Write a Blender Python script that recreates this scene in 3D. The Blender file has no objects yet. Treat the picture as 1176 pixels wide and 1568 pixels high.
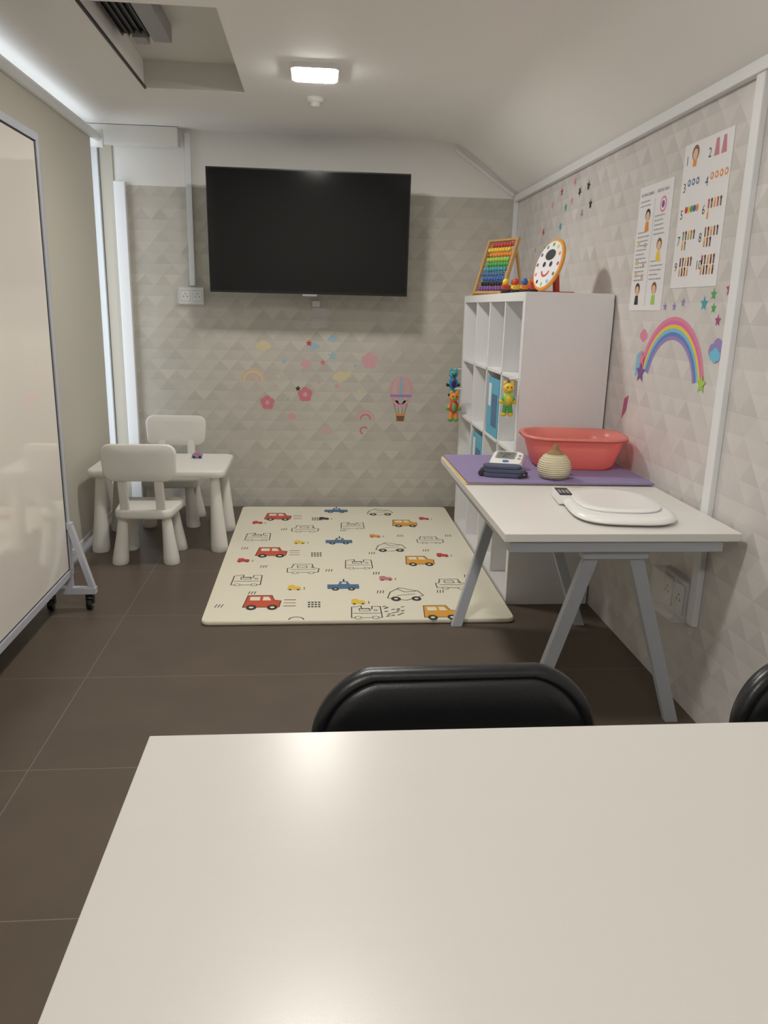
import bpy, bmesh, math, random
from mathutils import Vector, Matrix
random.seed(7)
scene = bpy.context.scene
D = bpy.data

# ------------------------------------------------------------------ materials
def lin(c):
    return tuple(((x/255)/12.92 if x/255 <= 0.04045 else ((x/255+0.055)/1.055)**2.4) for x in c)

MATS = {}
def mat(name, rgb, rough=0.5, metal=0.0, noise=0.0, nscale=8.0, bump=0.0, bscale=200.0,
        emit=0.0, transl=0.0, spec=0.5, coat=0.0, alpha=1.0, trans=0.0):
    if name in MATS: return MATS[name]
    m = D.materials.new(name); m.use_nodes = True
    nt = m.node_tree; N = nt.nodes; L = nt.links
    b = N['Principled BSDF']
    col = lin(rgb) + (1,)
    b.inputs['Base Color'].default_value = col
    b.inputs['Roughness'].default_value = rough
    b.inputs['Metallic'].default_value = metal
    b.inputs['Specular IOR Level'].default_value = spec
    b.inputs['Coat Weight'].default_value = coat
    b.inputs['Alpha'].default_value = alpha
    b.inputs['Transmission Weight'].default_value = trans
    tc = N.new('ShaderNodeTexCoord')
    if noise > 0:
        n = N.new('ShaderNodeTexNoise'); n.inputs['Scale'].default_value = nscale
        n.inputs['Detail'].default_value = 4
        L.new(tc.outputs['Object'], n.inputs['Vector'])
        mr = N.new('ShaderNodeMapRange')
        mr.inputs['To Min'].default_value = 1-noise; mr.inputs['To Max'].default_value = 1+noise
        L.new(n.outputs['Fac'], mr.inputs['Value'])
        mx = N.new('ShaderNodeVectorMath'); mx.operation = 'SCALE'
        mx.inputs[0].default_value = col[:3]
        L.new(mr.outputs['Result'], mx.inputs['Scale'])
        L.new(mx.outputs['Vector'], b.inputs['Base Color'])
    if bump > 0:
        n2 = N.new('ShaderNodeTexNoise'); n2.inputs['Scale'].default_value = bscale
        L.new(tc.outputs['Object'], n2.inputs['Vector'])
        bp = N.new('ShaderNodeBump'); bp.inputs['Strength'].default_value = bump
        bp.inputs['Distance'].default_value = 0.002
        L.new(n2.outputs['Fac'], bp.inputs['Height'])
        L.new(bp.outputs['Normal'], b.inputs['Normal'])
    if emit > 0:
        b.inputs['Emission Color'].default_value = col
        b.inputs['Emission Strength'].default_value = emit
    if transl > 0:
        t = N.new('ShaderNodeBsdfTranslucent'); t.inputs['Color'].default_value = col
        ms = N.new('ShaderNodeMixShader'); ms.inputs[0].default_value = transl
        L.new(b.outputs[0], ms.inputs[1]); L.new(t.outputs[0], ms.inputs[2])
        L.new(ms.outputs[0], N['Material Output'].inputs['Surface'])
    MATS[name] = m
    return m

def math_node(nt, op, a, b=None):
    n = nt.nodes.new('ShaderNodeMath'); n.operation = op
    for i, v in enumerate((a, b)):
        if v is None: continue
        if isinstance(v, (int, float)): n.inputs[i].default_value = v
        else: nt.links.new(v, n.inputs[i])
    return n.outputs[0]

def wallpaper(name, axis, base=(196, 193, 184), k=1.0):
    """faceted rhombus/triangle relief tile; axis = horizontal axis of the wall"""
    m = D.materials.new(name); m.use_nodes = True
    nt = m.node_tree; N = nt.nodes; L = nt.links; b = N['Principled BSDF']
    tc = N.new('ShaderNodeTexCoord'); sp = N.new('ShaderNodeSeparateXYZ')
    L.new(tc.outputs['Object'], sp.inputs[0])
    H = sp.outputs[axis]; V = sp.outputs['Z']
    w, h = 0.118, 0.068
    x = math_node(nt, 'DIVIDE', H, w); y = math_node(nt, 'DIVIDE', V, h)
    y2 = math_node(nt, 'MULTIPLY', y, 0.5)
    a = math_node(nt, 'FLOOR', math_node(nt, 'SUBTRACT', x, y2))
    bb = math_node(nt, 'FLOOR', math_node(nt, 'ADD', x, y2))
    c = math_node(nt, 'FLOOR', y)
    cx = N.new('ShaderNodeCombineXYZ')
    L.new(a, cx.inputs[0]); L.new(bb, cx.inputs[1]); L.new(c, cx.inputs[2])
    wn = N.new('ShaderNodeTexWhiteNoise'); wn.noise_dimensions = '3D'
    L.new(cx.outputs[0], wn.inputs['Vector'])
    cx2 = N.new('ShaderNodeCombineXYZ')
    L.new(a, cx2.inputs[0]); L.new(bb, cx2.inputs[1])
    wn2 = N.new('ShaderNodeTexWhiteNoise'); wn2.noise_dimensions = '3D'
    L.new(cx2.outputs[0], wn2.inputs['Vector'])
    s = math_node(nt, 'SUBTRACT', math_node(nt, 'SUBTRACT', bb, a), c)
    par = math_node(nt, 'ABSOLUTE', math_node(nt, 'MODULO', s, 2.0))
    fy = math_node(nt, 'FRACT', y)
    fa = math_node(nt, 'FRACT', math_node(nt, 'SUBTRACT', x, y2))
    val = math_node(nt, 'MULTIPLY', wn.outputs['Value'], 0.08*k)
    val = math_node(nt, 'ADD', val, math_node(nt, 'MULTIPLY', wn2.outputs['Value'], 0.12*k))
    val = math_node(nt, 'ADD', val, math_node(nt, 'MULTIPLY', par, 0.045*k))
    val = math_node(nt, 'ADD', val, math_node(nt, 'MULTIPLY', fy, 0.04*k))
    val = math_node(nt, 'ADD', val, math_node(nt, 'MULTIPLY', fa, 0.05*k))
    nz = N.new('ShaderNodeTexNoise'); nz.inputs['Scale'].default_value = 9; nz.inputs['Detail'].default_value = 3
    L.new(tc.outputs['Object'], nz.inputs['Vector'])
    val = math_node(nt, 'ADD', val, math_node(nt, 'MULTIPLY', nz.outputs['Fac'], 0.14))
    val = math_node(nt, 'ADD', val, 0.77)
    def joint(src, period, wid):
        f = math_node(nt, 'FRACT', math_node(nt, 'DIVIDE', src, period))
        return math_node(nt, 'LESS_THAN', f, wid/period)
    j = math_node(nt, 'MAXIMUM', joint(V, 0.272, 0.0025), joint(H, 0.59, 0.0025))
    val = math_node(nt, 'MULTIPLY', val, math_node(nt, 'SUBTRACT', 1.0, math_node(nt, 'MULTIPLY', j, 0.07)))
    sc = N.new('ShaderNodeVectorMath'); sc.operation = 'SCALE'
    sc.inputs[0].default_value = lin(base)
    L.new(val, sc.inputs['Scale']); L.new(sc.outputs['Vector'], b.inputs['Base Color'])
    bp = N.new('ShaderNodeBump'); bp.inputs['Strength'].default_value = 0.2; bp.inputs['Distance'].default_value = 0.01
    L.new(val, bp.inputs['Height']); L.new(bp.outputs['Normal'], b.inputs['Normal'])
    b.inputs['Roughness'].default_value = 0.3
    return m

def floor_mat():
    m = D.materials.new('floor_tile'); m.use_nodes = True
    nt = m.node_tree; N = nt.nodes; L = nt.links; b = N['Principled BSDF']
    tc = N.new('ShaderNodeTexCoord'); sp = N.new('ShaderNodeSeparateXYZ')
    L.new(tc.outputs['Object'], sp.inputs[0])
    def joint(src, off, period, wid):
        f = math_node(nt, 'FRACT', math_node(nt, 'DIVIDE', math_node(nt, 'ADD', src, off), period))
        return math_node(nt, 'LESS_THAN', f, wid/period)
    jx = joint(sp.outputs['X'], 0.8735+2.452*4, 2.452, 0.0028)
    jy = joint(sp.outputs['Y'], -2.166+0.613*10, 0.613, 0.0028)
    j = math_node(nt, 'MAXIMUM', jx, jy)
    nz = N.new('ShaderNodeTexNoise'); nz.inputs['Scale'].default_value = 3.5; nz.inputs['Detail'].default_value = 6
    L.new(tc.outputs['Object'], nz.inputs['Vector'])
    cr = N.new('ShaderNodeValToRGB')
    cr.color_ramp.elements[0].position = 0.3; cr.color_ramp.elements[0].color = lin((86, 75, 65))+(1,)
    cr.color_ramp.elements[1].position = 0.75; cr.color_ramp.elements[1].color = lin((96, 84, 73))+(1,)
    L.new(nz.outputs['Fac'], cr.inputs[0])
    mx = N.new('ShaderNodeMix'); mx.data_type = 'RGBA'
    L.new(j, mx.inputs['Factor']); L.new(cr.outputs[0], mx.inputs['A'])
    mx.inputs['B'].default_value = lin((130, 121, 110))+(1,)
    L.new(mx.outputs['Result'], b.inputs['Base Color'])
    b.inputs['Roughness'].default_value = 0.42
    b.inputs['Specular IOR Level'].default_value = 0.35
    n2 = N.new('ShaderNodeTexNoise'); n2.inputs['Scale'].default_value = 120
    L.new(tc.outputs['Object'], n2.inputs['Vector'])
    bp = N.new('ShaderNodeBump'); bp.inputs['Strength'].default_value = 0.08; bp.inputs['Distance'].default_value = 0.002
    L.new(n2.outputs['Fac'], bp.inputs['Height']); L.new(bp.outputs['Normal'], b.inputs['Normal'])
    return m

M_ceil = mat('ceiling_paint', (246, 244, 241), 0.7, noise=0.012, nscale=2)
M_white = mat('white_paint', (230, 229, 225), 0.5, noise=0.01)
M_trim = mat('white_trim', (230, 232, 234), 0.4, noise=0.01)
M_lam = mat('white_laminate', (207, 204, 198), 0.28, noise=0.012, nscale=3, bump=0.03, bscale=350)
M_desk = mat('desk_laminate', (224, 222, 217), 0.33, noise=0.012, nscale=3)
M_shelf = mat('shelf_white_foil', (232, 232, 233), 0.4, noise=0.01)
M_plast = mat('white_plastic', (228, 226, 220), 0.42, noise=0.01)
M_scale = mat('scale_plastic', (238, 238, 236), 0.25, noise=0.005)
M_blackpl = mat('black_plastic', (14, 14, 15), 0.3, noise=0.02)
M_screen = mat('tv_screen_glass', (4, 5, 6), 0.08, noise=0.05, spec=0.5)
M_leather = mat('black_leather', (14, 16, 20), 0.34, noise=0.1, nscale=30, bump=0.12, bscale=260)
M_chrome = mat('chrome', (200, 200, 205), 0.15, metal=1.0, noise=0.01)
M_alu = mat('aluminium_frame', (200, 204, 216), 0.35, metal=0.15, noise=0.02)
M_steel = mat('grey_powder_steel', (184, 190, 198), 0.45, noise=0.02)
M_board = mat('whiteboard_surface', (253, 248, 239), 0.06, noise=0.01, nscale=1.5, coat=0.8)
M_blind = mat('roller_blind_fabric', (206, 202, 189), 0.8, noise=0.02, nscale=300, transl=0.12)
M_mat = mat('play_mat_vinyl', (238, 232, 211), 0.5, noise=0.012, nscale=4, bump=0.1, bscale=60)
M_purple = mat('purple_foam', (138, 124, 166), 0.8, noise=0.08, nscale=160, bump=0.4, bscale=220)
M_yellowf = mat('yellow_foam', (225, 196, 110), 0.8, noise=0.05)
M_coral = mat('coral_plastic', (255, 172, 160), 0.28, noise=0.01, transl=0.5)
M_wood = mat('light_wood', (195, 150, 95), 0.5, noise=0.12, nscale=25)
M_clear = mat('clear_acrylic', (235, 238, 238), 0.08, noise=0.01, alpha=0.22)
M_sock = mat('socket_plastic', (225, 224, 220), 0.4, noise=0.01)
M_ink = mat('ink_black', (40, 38, 40), 0.6, noise=0.02)
M_grey = mat('mid_grey', (150, 150, 150), 0.5, noise=0.02)
M_paper = mat('poster_paper', (233, 233, 236), 0.4, noise=0.006)
M_dark = mat('dark_gap', (45, 43, 42), 0.6, noise=0.03)
M_navy = mat('navy_fabric', (78, 84, 106), 0.85, noise=0.08, nscale=120, bump=0.3)
def C(name, rgb, r=0.5): return mat('paint_'+name, rgb, r, noise=0.02, nscale=20)
red = C('red', (200, 62, 50)); orange = C('orange', (232, 140, 50)); yellow = C('yellow', (240, 200, 60))
green = C('green', (80, 165, 80)); teal = C('teal', (60, 160, 170)); blue = C('blue', (50, 100, 180))
slate = C('slateblue', (70, 112, 150)); purple = C('purple', (125, 75, 150)); pink = C('pink', (226, 130, 160))
softpink = C('softpink', (208, 158, 166)); softyel = C('softyellow', (208, 194, 156)); softblue = C('softblue', (150, 180, 192))
magenta = C('magenta', (168, 70, 120)); brown = C('brown', (120, 84, 55)); skyblue = C('skyblue', (110, 190, 222))
lav = C('lavender', (150, 130, 190)); beige = C('beige', (206, 178, 150)); skin = C('skin', (230, 185, 150))
lime = C('lime', (160, 205, 80)); truckred = C('truckred', (205, 80, 50)); softred = C('softred', (202, 118, 130))
palepink = C('palepink', (200, 172, 170))

# ------------------------------------------------------------------ mesh builder
class MB:
    def __init__(s): s.v = []; s.f = []; s.m = []; s.s = []; s.mats = []; s.T = Matrix()
    def mi(s, m):
        if m not in s.mats: s.mats.append(m)
        return s.mats.index(m)
    def add(s, vs, fs, m, smooth=False):
        o = len(s.v)
        s.v += [tuple(s.T @ Vector(p)) for p in vs]
        k = s.mi(m)
        for f in fs:
            s.f.append([i+o for i in f]); s.m.append(k); s.s.append(smooth)
    def box(s, x0, x1, y0, y1, z0, z1, m):
        vs = [(x, y, z) for z in (z0, z1) for y in (y0, y1) for x in (x0, x1)]
        s.add(vs, [(0, 2, 3, 1), (4, 5, 7, 6), (0, 1, 5, 4), (2, 6, 7, 3), (0, 4, 6, 2), (1, 3, 7, 5)], m)
    def loft(s, rings, m, cap0=True, cap1=True, smooth=True, closed=True):
        n = len(rings[0]); vs = [p for r in rings for p in r]; fs = []
        for i in range(len(rings)-1):
            for j in range(n if closed else n-1):
                k = (j+1) % n
                fs.append((i*n+j, i*n+k, (i+1)*n+k, (i+1)*n+j))
        s.add(vs, fs, m, smooth)
        if cap0: s.add(rings[0], [tuple(range(n))], m)
        if cap1: s.add(rings[-1], [tuple(range(n))], m)
    def prism(s, outline, c0, c1, m, fn=lambda a, b, c: (a, b, c), smooth=False):
        s.loft([[fn(a, b, c0) for a, b in outline], [fn(a, b, c1) for a, b in outline]], m, smooth=smooth)
    def cone(s, p0, p1, r0, r1, m, n=20, cap=True):
        p0 = Vector(p0); p1 = Vector(p1); d = (p1-p0).normalized()
        u = d.orthogonal().normalized(); w = d.cross(u)
        rs = []
        for p, r in ((p0, r0), (p1, r1)):
            rs.append([tuple(p+u*math.cos(t)*r+w*math.sin(t)*r) for t in [2*math.pi*i/n for i in range(n)]])
        s.loft(rs, m, cap, cap)
    def bar(s, p0, p1, wx, wy, m):
        p0 = Vector(p0); p1 = Vector(p1)
        q = [(-wx/2, -wy/2), (wx/2, -wy/2), (wx/2, wy/2), (-wx/2, wy/2)]
        s.loft([[(p.x+a, p.y+b, p.z) for a, b in q] for p in (p0, p1)], m, smooth=False)
    def tube(s, pts, r, m, n=10):
        for i in range(len(pts)-1): s.cone(pts[i], pts[i+1], r, r, m, n)
        for p in pts[1:-1]: s.sphere(p, (r, r, r), m, 10, 6)
    def sphere(s, c, r, m, n=16, k=10):
        rings = []
        for i in range(1, k):
            ph = math.pi*i/k
            rings.append([(c[0]+r[0]*math.sin(ph)*math.cos(2*math.pi*j/n), c[1]+r[1]*math.sin(ph)*math.sin(2*math.pi*j/n), c[2]+r[2]*math.cos(ph)) for j in range(n)])
        s.loft(rings, m)
    def lathe(s, prof, c, m, n=32, cap=True):
        s.loft([[(c[0]+r*math.cos(2*math.pi*j/n), c[1]+r*math.sin(2*math.pi*j/n), c[2]+z) for j in range(n)] for r, z in prof], m, cap, cap)
    def build(s, name, bevel=0.0, seg=2, parent=None):
        me = D.meshes.new(name); me.from_pydata(s.v, [], s.f)
        for m in s.mats: me.materials.append(m)
        for p, k, sm in zip(me.polygons, s.m, s.s): p.material_index = k; p.use_smooth = sm
        bm = bmesh.new(); bm.from_mesh(me)
        bmesh.ops.remove_doubles(bm, verts=bm.verts, dist=1e-6) if bevel > 0 else None
        bmesh.ops.recalc_face_normals(bm, faces=bm.faces)
        bm.to_mesh(me); bm.free(); me.update()
        o = D.objects.new(name, me); scene.collection.objects.link(o)
        if bevel > 0:
            b = o.modifiers.new('bevel', 'BEVEL'); b.width = bevel; b.segments = seg
            b.limit_method = 'ANGLE'; b.angle_limit = math.radians(50); b.harden_normals = False
        if parent: o.parent = parent
        return o

def rr(cx, cy, w, h, r, n=8):
    r = min(r, w/2-1e-5, h/2-1e-5); pts = []
    for sx, sy, a0 in ((1, 1, 0), (-1, 1, 90), (-1, -1, 180), (1, -1, 270)):
        for i in range(n+1):
            t = math.radians(a0+90*i/n)
            pts.append((cx+sx*(w/2-r)+r*math.cos(t), cy+sy*(h/2-r)+r*math.sin(t)))
    return pts

# 2-D drawing on a surface -------------------------------------------------
class Draw:
    def __init__(s, mb, fn): s.mb = mb; s.fn = fn
    def poly(s, pts, m, l=0):
        s.mb.add([s.fn(a, b, 0.0008+0.0004*l) for a, b in pts], [tuple(range(len(pts)))], m)
    def rect(s, x0, x1, y0, y1, m, l=0): s.poly([(x0, y0), (x1, y0), (x1, y1), (x0, y1)], m, l)
    def disc(s, x, y, rx, m, ry=None, l=0, n=18):
        ry = ry or rx
        s.poly([(x+rx*math.cos(2*math.pi*i/n), y+ry*math.sin(2*math.pi*i/n)) for i in range(n)], m, l)
    def arc(s, x, y, r0, r1, a0, a1, m, l=0, n=24):
        for i in range(n):
            t0 = math.radians(a0+(a1-a0)*i/n); t1 = math.radians(a0+(a1-a0)*(i+1)/n)
            s.poly([(x+r0*math.cos(t0), y+r0*math.sin(t0)), (x+r1*math.cos(t0), y+r1*math.sin(t0)),
                    (x+r1*math.cos(t1), y+r1*math.sin(t1)), (x+r0*math.cos(t1), y+r0*math.sin(t1))], m, l)
    def line(s, pts, w, m, l=0, closed=False):
        if closed: pts = list(pts)+[pts[0]]
        for (x0, y0), (x1, y1) in zip(pts, pts[1:]):
            d = math.hypot(x1-x0, y1-y0) or 1e-6
            nx, ny = -(y1-y0)/d*w/2, (x1-x0)/d*w/2; ex, ey = (x1-x0)/d*w/2, (y1-y0)/d*w/2
            s.poly([(x0-ex+nx, y0-ey+ny), (x1+ex+nx, y1+ey+ny), (x1+ex-nx, y1+ey-ny), (x0-ex-nx, y0-ey-ny)], m, l)
    def star(s, x, y, r, m, l=0, rot=0):
        pts = []
        for i in range(10):
            q = r if i % 2 == 0 else r*0.45; t = math.radians(90+36*i+rot)
            pts.append((x+q*math.cos(t), y+q*math.sin(t)))
        s.poly(pts, m, l)
    def cloud(s, x, y, r, m, l=0):
        for k, (dx, dy, q) in enumerate(((-.6, 0, .45), (0, .2, .6), (.6, 0, .45), (0, -.15, .55), (.25, .25, .45))):
            s.disc(x+dx*r, y+dy*r, q*r, m, l=l+k*0.1)
    def flower(s, x, y, r, m, l=0):
        for i in range(5):
            t = math.radians(72*i+20); s.disc(x+.5*r*math.cos(t), y+.5*r*math.sin(t), .5*r, m, l=l+i*0.1)
        s.disc(x, y, .3*r, softpink, l=l+1)
    def text(s, txt, x, y, size, m, l=0):
        cu = D.curves.new('t', 'FONT'); cu.body = txt; cu.size = size; cu.align_x = 'LEFT'; cu.resolution_u = 2
        o = D.objects.new('t', cu); scene.collection.objects.link(o)
        me = o.to_mesh()
        vs = [s.fn(x+v.co.x, y+v.co.y, 0.0008+0.0004*l) for v in me.vertices]
        fs = [tuple(p.vertices) for p in me.polygons]
        s.mb.add(vs, fs, m); o.to_mesh_clear(); D.objects.remove(o); D.curves.remove(cu)

# ------------------------------------------------------------------ room
XL, XR, YB, YF = -1.44, 1.33, 5.42, -2.2
ZC = 2.44; ZR = 2.13
def simple(name, x0, x1, y0, y1, z0, z1, m, bevel=0):
    b = MB(); b.box(x0, x1, y0, y1, z0, z1, m); return b.build(name, bevel)
simple('floor', XL-.1, XR+.1, YF-.1, YB+.1, -.1, 0, floor_mat())
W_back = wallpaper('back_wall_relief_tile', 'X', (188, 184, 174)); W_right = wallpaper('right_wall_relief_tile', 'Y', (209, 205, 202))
b = MB(); b.box(XL-.1, XR+.1, YB, YB+.1, 0, 2.105, W_back); b.box(XL-.1, XR+.1, YB, YB+.1, 2.105, 2.6, M_white)
b.build('wall_back')
b = MB(); b.box(XR, XR+.1, YF, YB, 0, 2.12, W_right); b.box(XR, XR+.1, YF, YB, 2.12, 2.6, M_white)
b.build('wall_right')
simple('wall_front', XL-.1, XR+.1, YF-.1, YF, 0, 2.6, M_white)
b = MB()
wy0, wy1, wz0, wz1 = 0.3, 5.32, 0.12, 2.37
b.box(XL-.1, XL, YF, wy0, 0, 2.6, M_white); b.box(XL-.1, XL, wy1, YB, 0, 2.6, M_white)
b.box(XL-.1, XL, wy0, wy1, 0, wz0, M_white); b.box(XL-.1, XL, wy0, wy1, wz1, 2.6, M_white)
b.build('wall_left')
b = MB()
for y in (wy0, 1.3, 2.3, 3.3, 4.3, wy1-.05): b.box(XL-.08, XL-.03, y, y+.05, wz0, wz1, M_trim)
b.box(XL-.08, XL-.03, wy0, wy1, wz0, wz0+.05, M_trim); b.box(XL-.08, XL-.03, wy0, wy1, wz1-.05, wz1, M_trim)
b.build('window_1', 0.004)

# ceiling with recess
hx0, hx1, hy0, hy1 = -.875, -.37, 3.28, 4.46
b = MB(); xs = 0.80
b.box(XL-.1, hx0, YF, YB, ZC, ZC+.3, M_ceil); b.box(hx1, xs, YF, YB, ZC, ZC+.3, M_ceil)
b.box(hx0, hx1, YF, hy0, ZC, ZC+.3, M_ceil); b.box(hx0, hx1, hy1, YB, ZC, ZC+.3, M_ceil)
M_rec_shade = mat('recess_painted_shade', (214, 212, 206), 0.7, noise=.01)  # ceiling colour made darker: shade inside the recess is painted in
b.box(hx0, hx1, hy0, hy1, ZC+.13, ZC+.3, M_rec_shade)
b.box(hx0+.0005, hx1-.0005, hy1-.002, hy1-.0005, ZC+.003, ZC+.13, M_rec_shade)  # thin sheet carries the painted shade on the far inner face
prof = []
for i in range(13):
    t = i/12; prof.append((xs+0.2*t, ZC-0.5*0.2*0.72*t*t))
prof.append((XR+.0, ZR-.0))
r0 = [(x, YF, z) for x, z in prof]+[(XR, YF, ZC+.3), (xs, YF, ZC+.3)]
r1 = [(x, YB, z) for x, z in prof]+[(XR, YB, ZC+.3), (xs, YB, ZC+.3)]
b.loft([r0, r1], M_ceil, smooth=False)
b.build('ceiling')
b = MB()
b.box(hx0+.001, hx0+.009, hy0, hy1-.003, ZC-.005, ZC+.008, M_dark)
b.build('trim_1')
b = MB()
b.box(-.86, -.70, 3.32, 3.92, ZC+.085, ZC+.128, M_dark)
b.box(-.72, -.64, 3.32, 3.93, ZC+.06, ZC+.128, M_grey)
for i in range(5): b.box(-.85+.028*i, -.842+.028*i, 3.33, 3.90, ZC+.07, ZC+.09, M_blackpl)
b.box(-.80, -.74, 3.86, 3.95, ZC+.055, ZC+.09, M_grey)
b.build('ceiling_air_vent', 0.003)

simple('trim_2', XR-.028, XR, YF, YB, 2.085, 2.125, M_trim, .003)
simple('trim_3', XR-.022, XR, 2.425, 2.475, 0.33, 2.085, M_trim, .003)
simple('trim_4', XR-.03, XR, YB-.03, YB, 0, 2.085, M_trim, .003)
b = MB()
p0 = Vector((0.90, YB-.012, 2.395)); p1 = Vector((XR-.03, YB-.012, 2.13))
dn = Vector((-.57, 0, -.82))*.018
b.loft([[tuple(p0+Vector((0, -.01, 0))), tuple(p0+Vector((0, .01, 0))), tuple(p0+dn+Vector((0, .01, 0))), tuple(p0+dn+Vector((0, -.01, 0)))],
        [tuple(p1+Vector((0, -.01, 0))), tuple(p1+Vector((0, .01, 0))), tuple(p1+dn+Vector((0, .01, 0))), tuple(p1+dn+Vector((0, -.01, 0)))]], M_trim, smooth=False)
b.build('trim_5')
simple('trim_6', -1.275, -1.205, YB-.05, YB, 0, 2.12, M_trim, .004)
simple('trim_7', -1.42, -1.365, YB-.04, YB, 0, 2.35, mat('guide_white', (225, 232, 238), .4, noise=.01), .004)
simple('trim_11', -1.36, -1.28, YB-.015, YB, 0, 2.35, mat('guide_beige', (190, 184, 170), .6, noise=.02), .003)
simple('trim_8', -1.42, -.86, YB-.09, YB, 2.33, 2.437, M_white, .003)

# roller blind
b = MB()
b.box(-1.338, -1.334, 0.4, 5.12, 0.06, 2.33, M_blind)
b.cone((-1.325, 0.4, 2.345), (-1.325, 5.25, 2.345), .028, .028, M_trim, 20)
b.box(-1.345, -1.327, 0.4, 5.12, 0.04, 0.065, M_trim)
b.box(-1.37, -1.29, 5.23, 5.26, 2.29, 2.39, M_sock)
b.build('roller_blind')

# ------------------------------------------------------------------ ceiling lights
M_emit = mat('led_diffuser', (255, 250, 242), 0.5, emit=148)
def downlight(name, x, y):
    b = MB()
    b.prism(rr(x, y, .215, .235, .03), ZC-.022, ZC, M_trim)
    b.prism(rr(x, y, .195, .215, .025), ZC-.026, ZC-.0222, M_emit)
    b.build(name)
downlight('ceiling_light', -.01, 4.0)
downlight('ceiling_light.001', -.01, 1.75)
downlight('ceiling_light.002', -.01, -.5)
b = MB(); b.lathe([(.048, 0), (.048, -.012), (.040, -.022), (.026, -.024), (.026, -.038), (.01, -.042)], (-.01, 4.5, ZC), M_plast)
b.build('smoke_detector')

# ------------------------------------------------------------------ television
b = MB()
tw, th = 1.237, .722
b.T = Matrix.Translation(Vector((-.045, 5.12, 1.4595))) @ Matrix.Rotation(math.radians(3.6), 4, 'X')
b.box(-tw/2, tw/2, 0, .045, 0, th, M_blackpl)
b.box(-tw/2+.008, tw/2-.008, -.0012, -.0002, .016, th-.008, M_screen)
b.box(-tw/2+.2, tw/2-.2, .046, .085, .08, th-.2, M_blackpl)
b.box(-.045, .045, .0, .03, -.012, 0, M_grey)
b.box(-.2, .2, .086, .11, .2, .45, M_dark)
b.T = Matrix()
b.box(-.25, .15, YB-.03, YB-.001, 1.70, 2.0, M_dark)
b.box(-.09, -.01, 5.20, YB-.03, 1.76, 1.94, M_dark)
b.build('wall_mounted_television', .003)

b = MB(); b.box(-.83, -.795, YB-.022, YB, 1.50, 2.42, M_trim); b.build('trim_9', .002)
def socket_box(name, fn, a0, a1, z0, z1, depth, clear=True, gangs=2):
    b = MB()
    def bx(p0, p1, q0, q1, d0, d1, m):
        b.loft([[fn(p0, q0, d), fn(p1, q0, d), fn(p1, q1, d), fn(p0, q1, d)] for d in (d0, d1)], m, smooth=False)
    bx(a0, a1, z0, z1, 0.0005, depth*.35, M_sock)
    w = (a1-a0)/gangs
    for k in range(gangs):
        c = a0+w*(k+.5)
        bx(c-w*.40, c+w*.40, z0+.014, z1-.014, depth*.36, depth*.38, M_grey)
        bx(c-w*.36, c+w*.36, z0+.018, z1-.018, depth*.381, depth*.44, M_plast)
        for dx in (-.012, .012): bx(c+dx-.004, c+dx+.004, (z0+z1)/2-.010, (z0+z1)/2, depth*.441, depth*.45, M_dark)
        bx(c-.004, c+.004, (z0+z1)/2+.008, (z0+z1)/2+.018, depth*.441, depth*.45, M_dark)
    if clear:
        e = .006
        bx(a0-e, a1+e, z0-e, z1+e, depth, depth+.003, M_clear)
        bx(a0-e, a0-e+.003, z0-e, z1+e, .0005, depth, M_clear); bx(a1+e-.003, a1+e, z0-e, z1+e, .0005, depth, M_clear)
        bx(a0-e, a1+e, z0-e, z0-e+.003, .0005, depth, M_clear); bx(a0-e, a1+e, z1+e-.003, z1+e, .0005, depth, M_clear)
    return b.build(name, .001)
fb = lambda a, z, d: (a, YB-d, z)
fr = lambda a, z, d: (XR-d, -a, z)     # a = -y
socket_box('wall_socket', fb, -.90, -.745, 1.385, 1.485, .05)
# clear acrylic cable plates hanging under the television
b = MB()
b.box(-.045, .085, YB-.010, YB-.006, 1.245, 1.305, M_clear); b.box(-.045, .085, YB-.010, YB-.006, 1.320, 1.375, M_clear)
b.box(-.03, .02, YB-.03, YB-.0105, 1.385, 1.42, M_sock)
for xx in (-.038, .074):
    for zz_ in (1.252, 1.297, 1.327, 1.367): b.cone((xx+.002, YB-.0102, zz_), (xx+.002, YB-.0005, zz_), .004, .004, M_grey, 10)
b.build('clear_cable_plate', .001)
socket_box('wall_socket.001', fr, -2.67, -2.485, .33, .47, .07)

# ------------------------------------------------------------------ wall stickers
bx_ = lambda u, v: (-.373+.004457*(u-400), 1.039-.00449*(v-550)+.0001*(u-500))
b = MB(); d = Draw(b, fb)
def P(u, v): return bx_(u, v)
for (u, v, k, r, m) in [(403, 530, 'c', .048, softyel), (408, 615, 'f', .05, softred), (445, 637, 'c', .034, softpink), (466, 603, 'f', .052, softred),
        (455, 594, 's', .022, M_dark), (472, 526, 's', .024, red), (480, 531, 'c', .034, softblue), (508, 545, 's', .036, softblue), (467, 557, 'c', .036, softpink),
        (493, 555, 's', .024, softred), (520, 577, 'c', .05, softyel), (565, 553, 'f', .058, softpink), (533, 573, 's', .03, softyel),
        (498, 660, 'c', .04, palepink), (530, 598, 's', .024, palepink), (515, 591, 's', .026, softpink), (434, 553, 's', .022, softblue),
        (420, 590, 's', .022, palepink), (508, 520, 'c', .032, softblue), (470, 640, 's', .020, palepink), (550, 600, 's', .02, softyel), (510, 617, 's', .018, softyel),
        (425, 575, 's', .016, softyel), (440, 610, 's', .016, softblue), (488, 585, 's', .018, softpink), (543, 560, 's', .016, softblue), (580, 590, 's', .018, palepink)]:
    x, z = P(u, v)
    {'f': d.flower, 'c': d.cloud, 's': d.star}[k](x, z, r, m)
x, z = P(558, 660); d.arc(x, z, .018, .030, 30, 260, softred)
b.build('star_and_cloud_wall_stickers')
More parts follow.
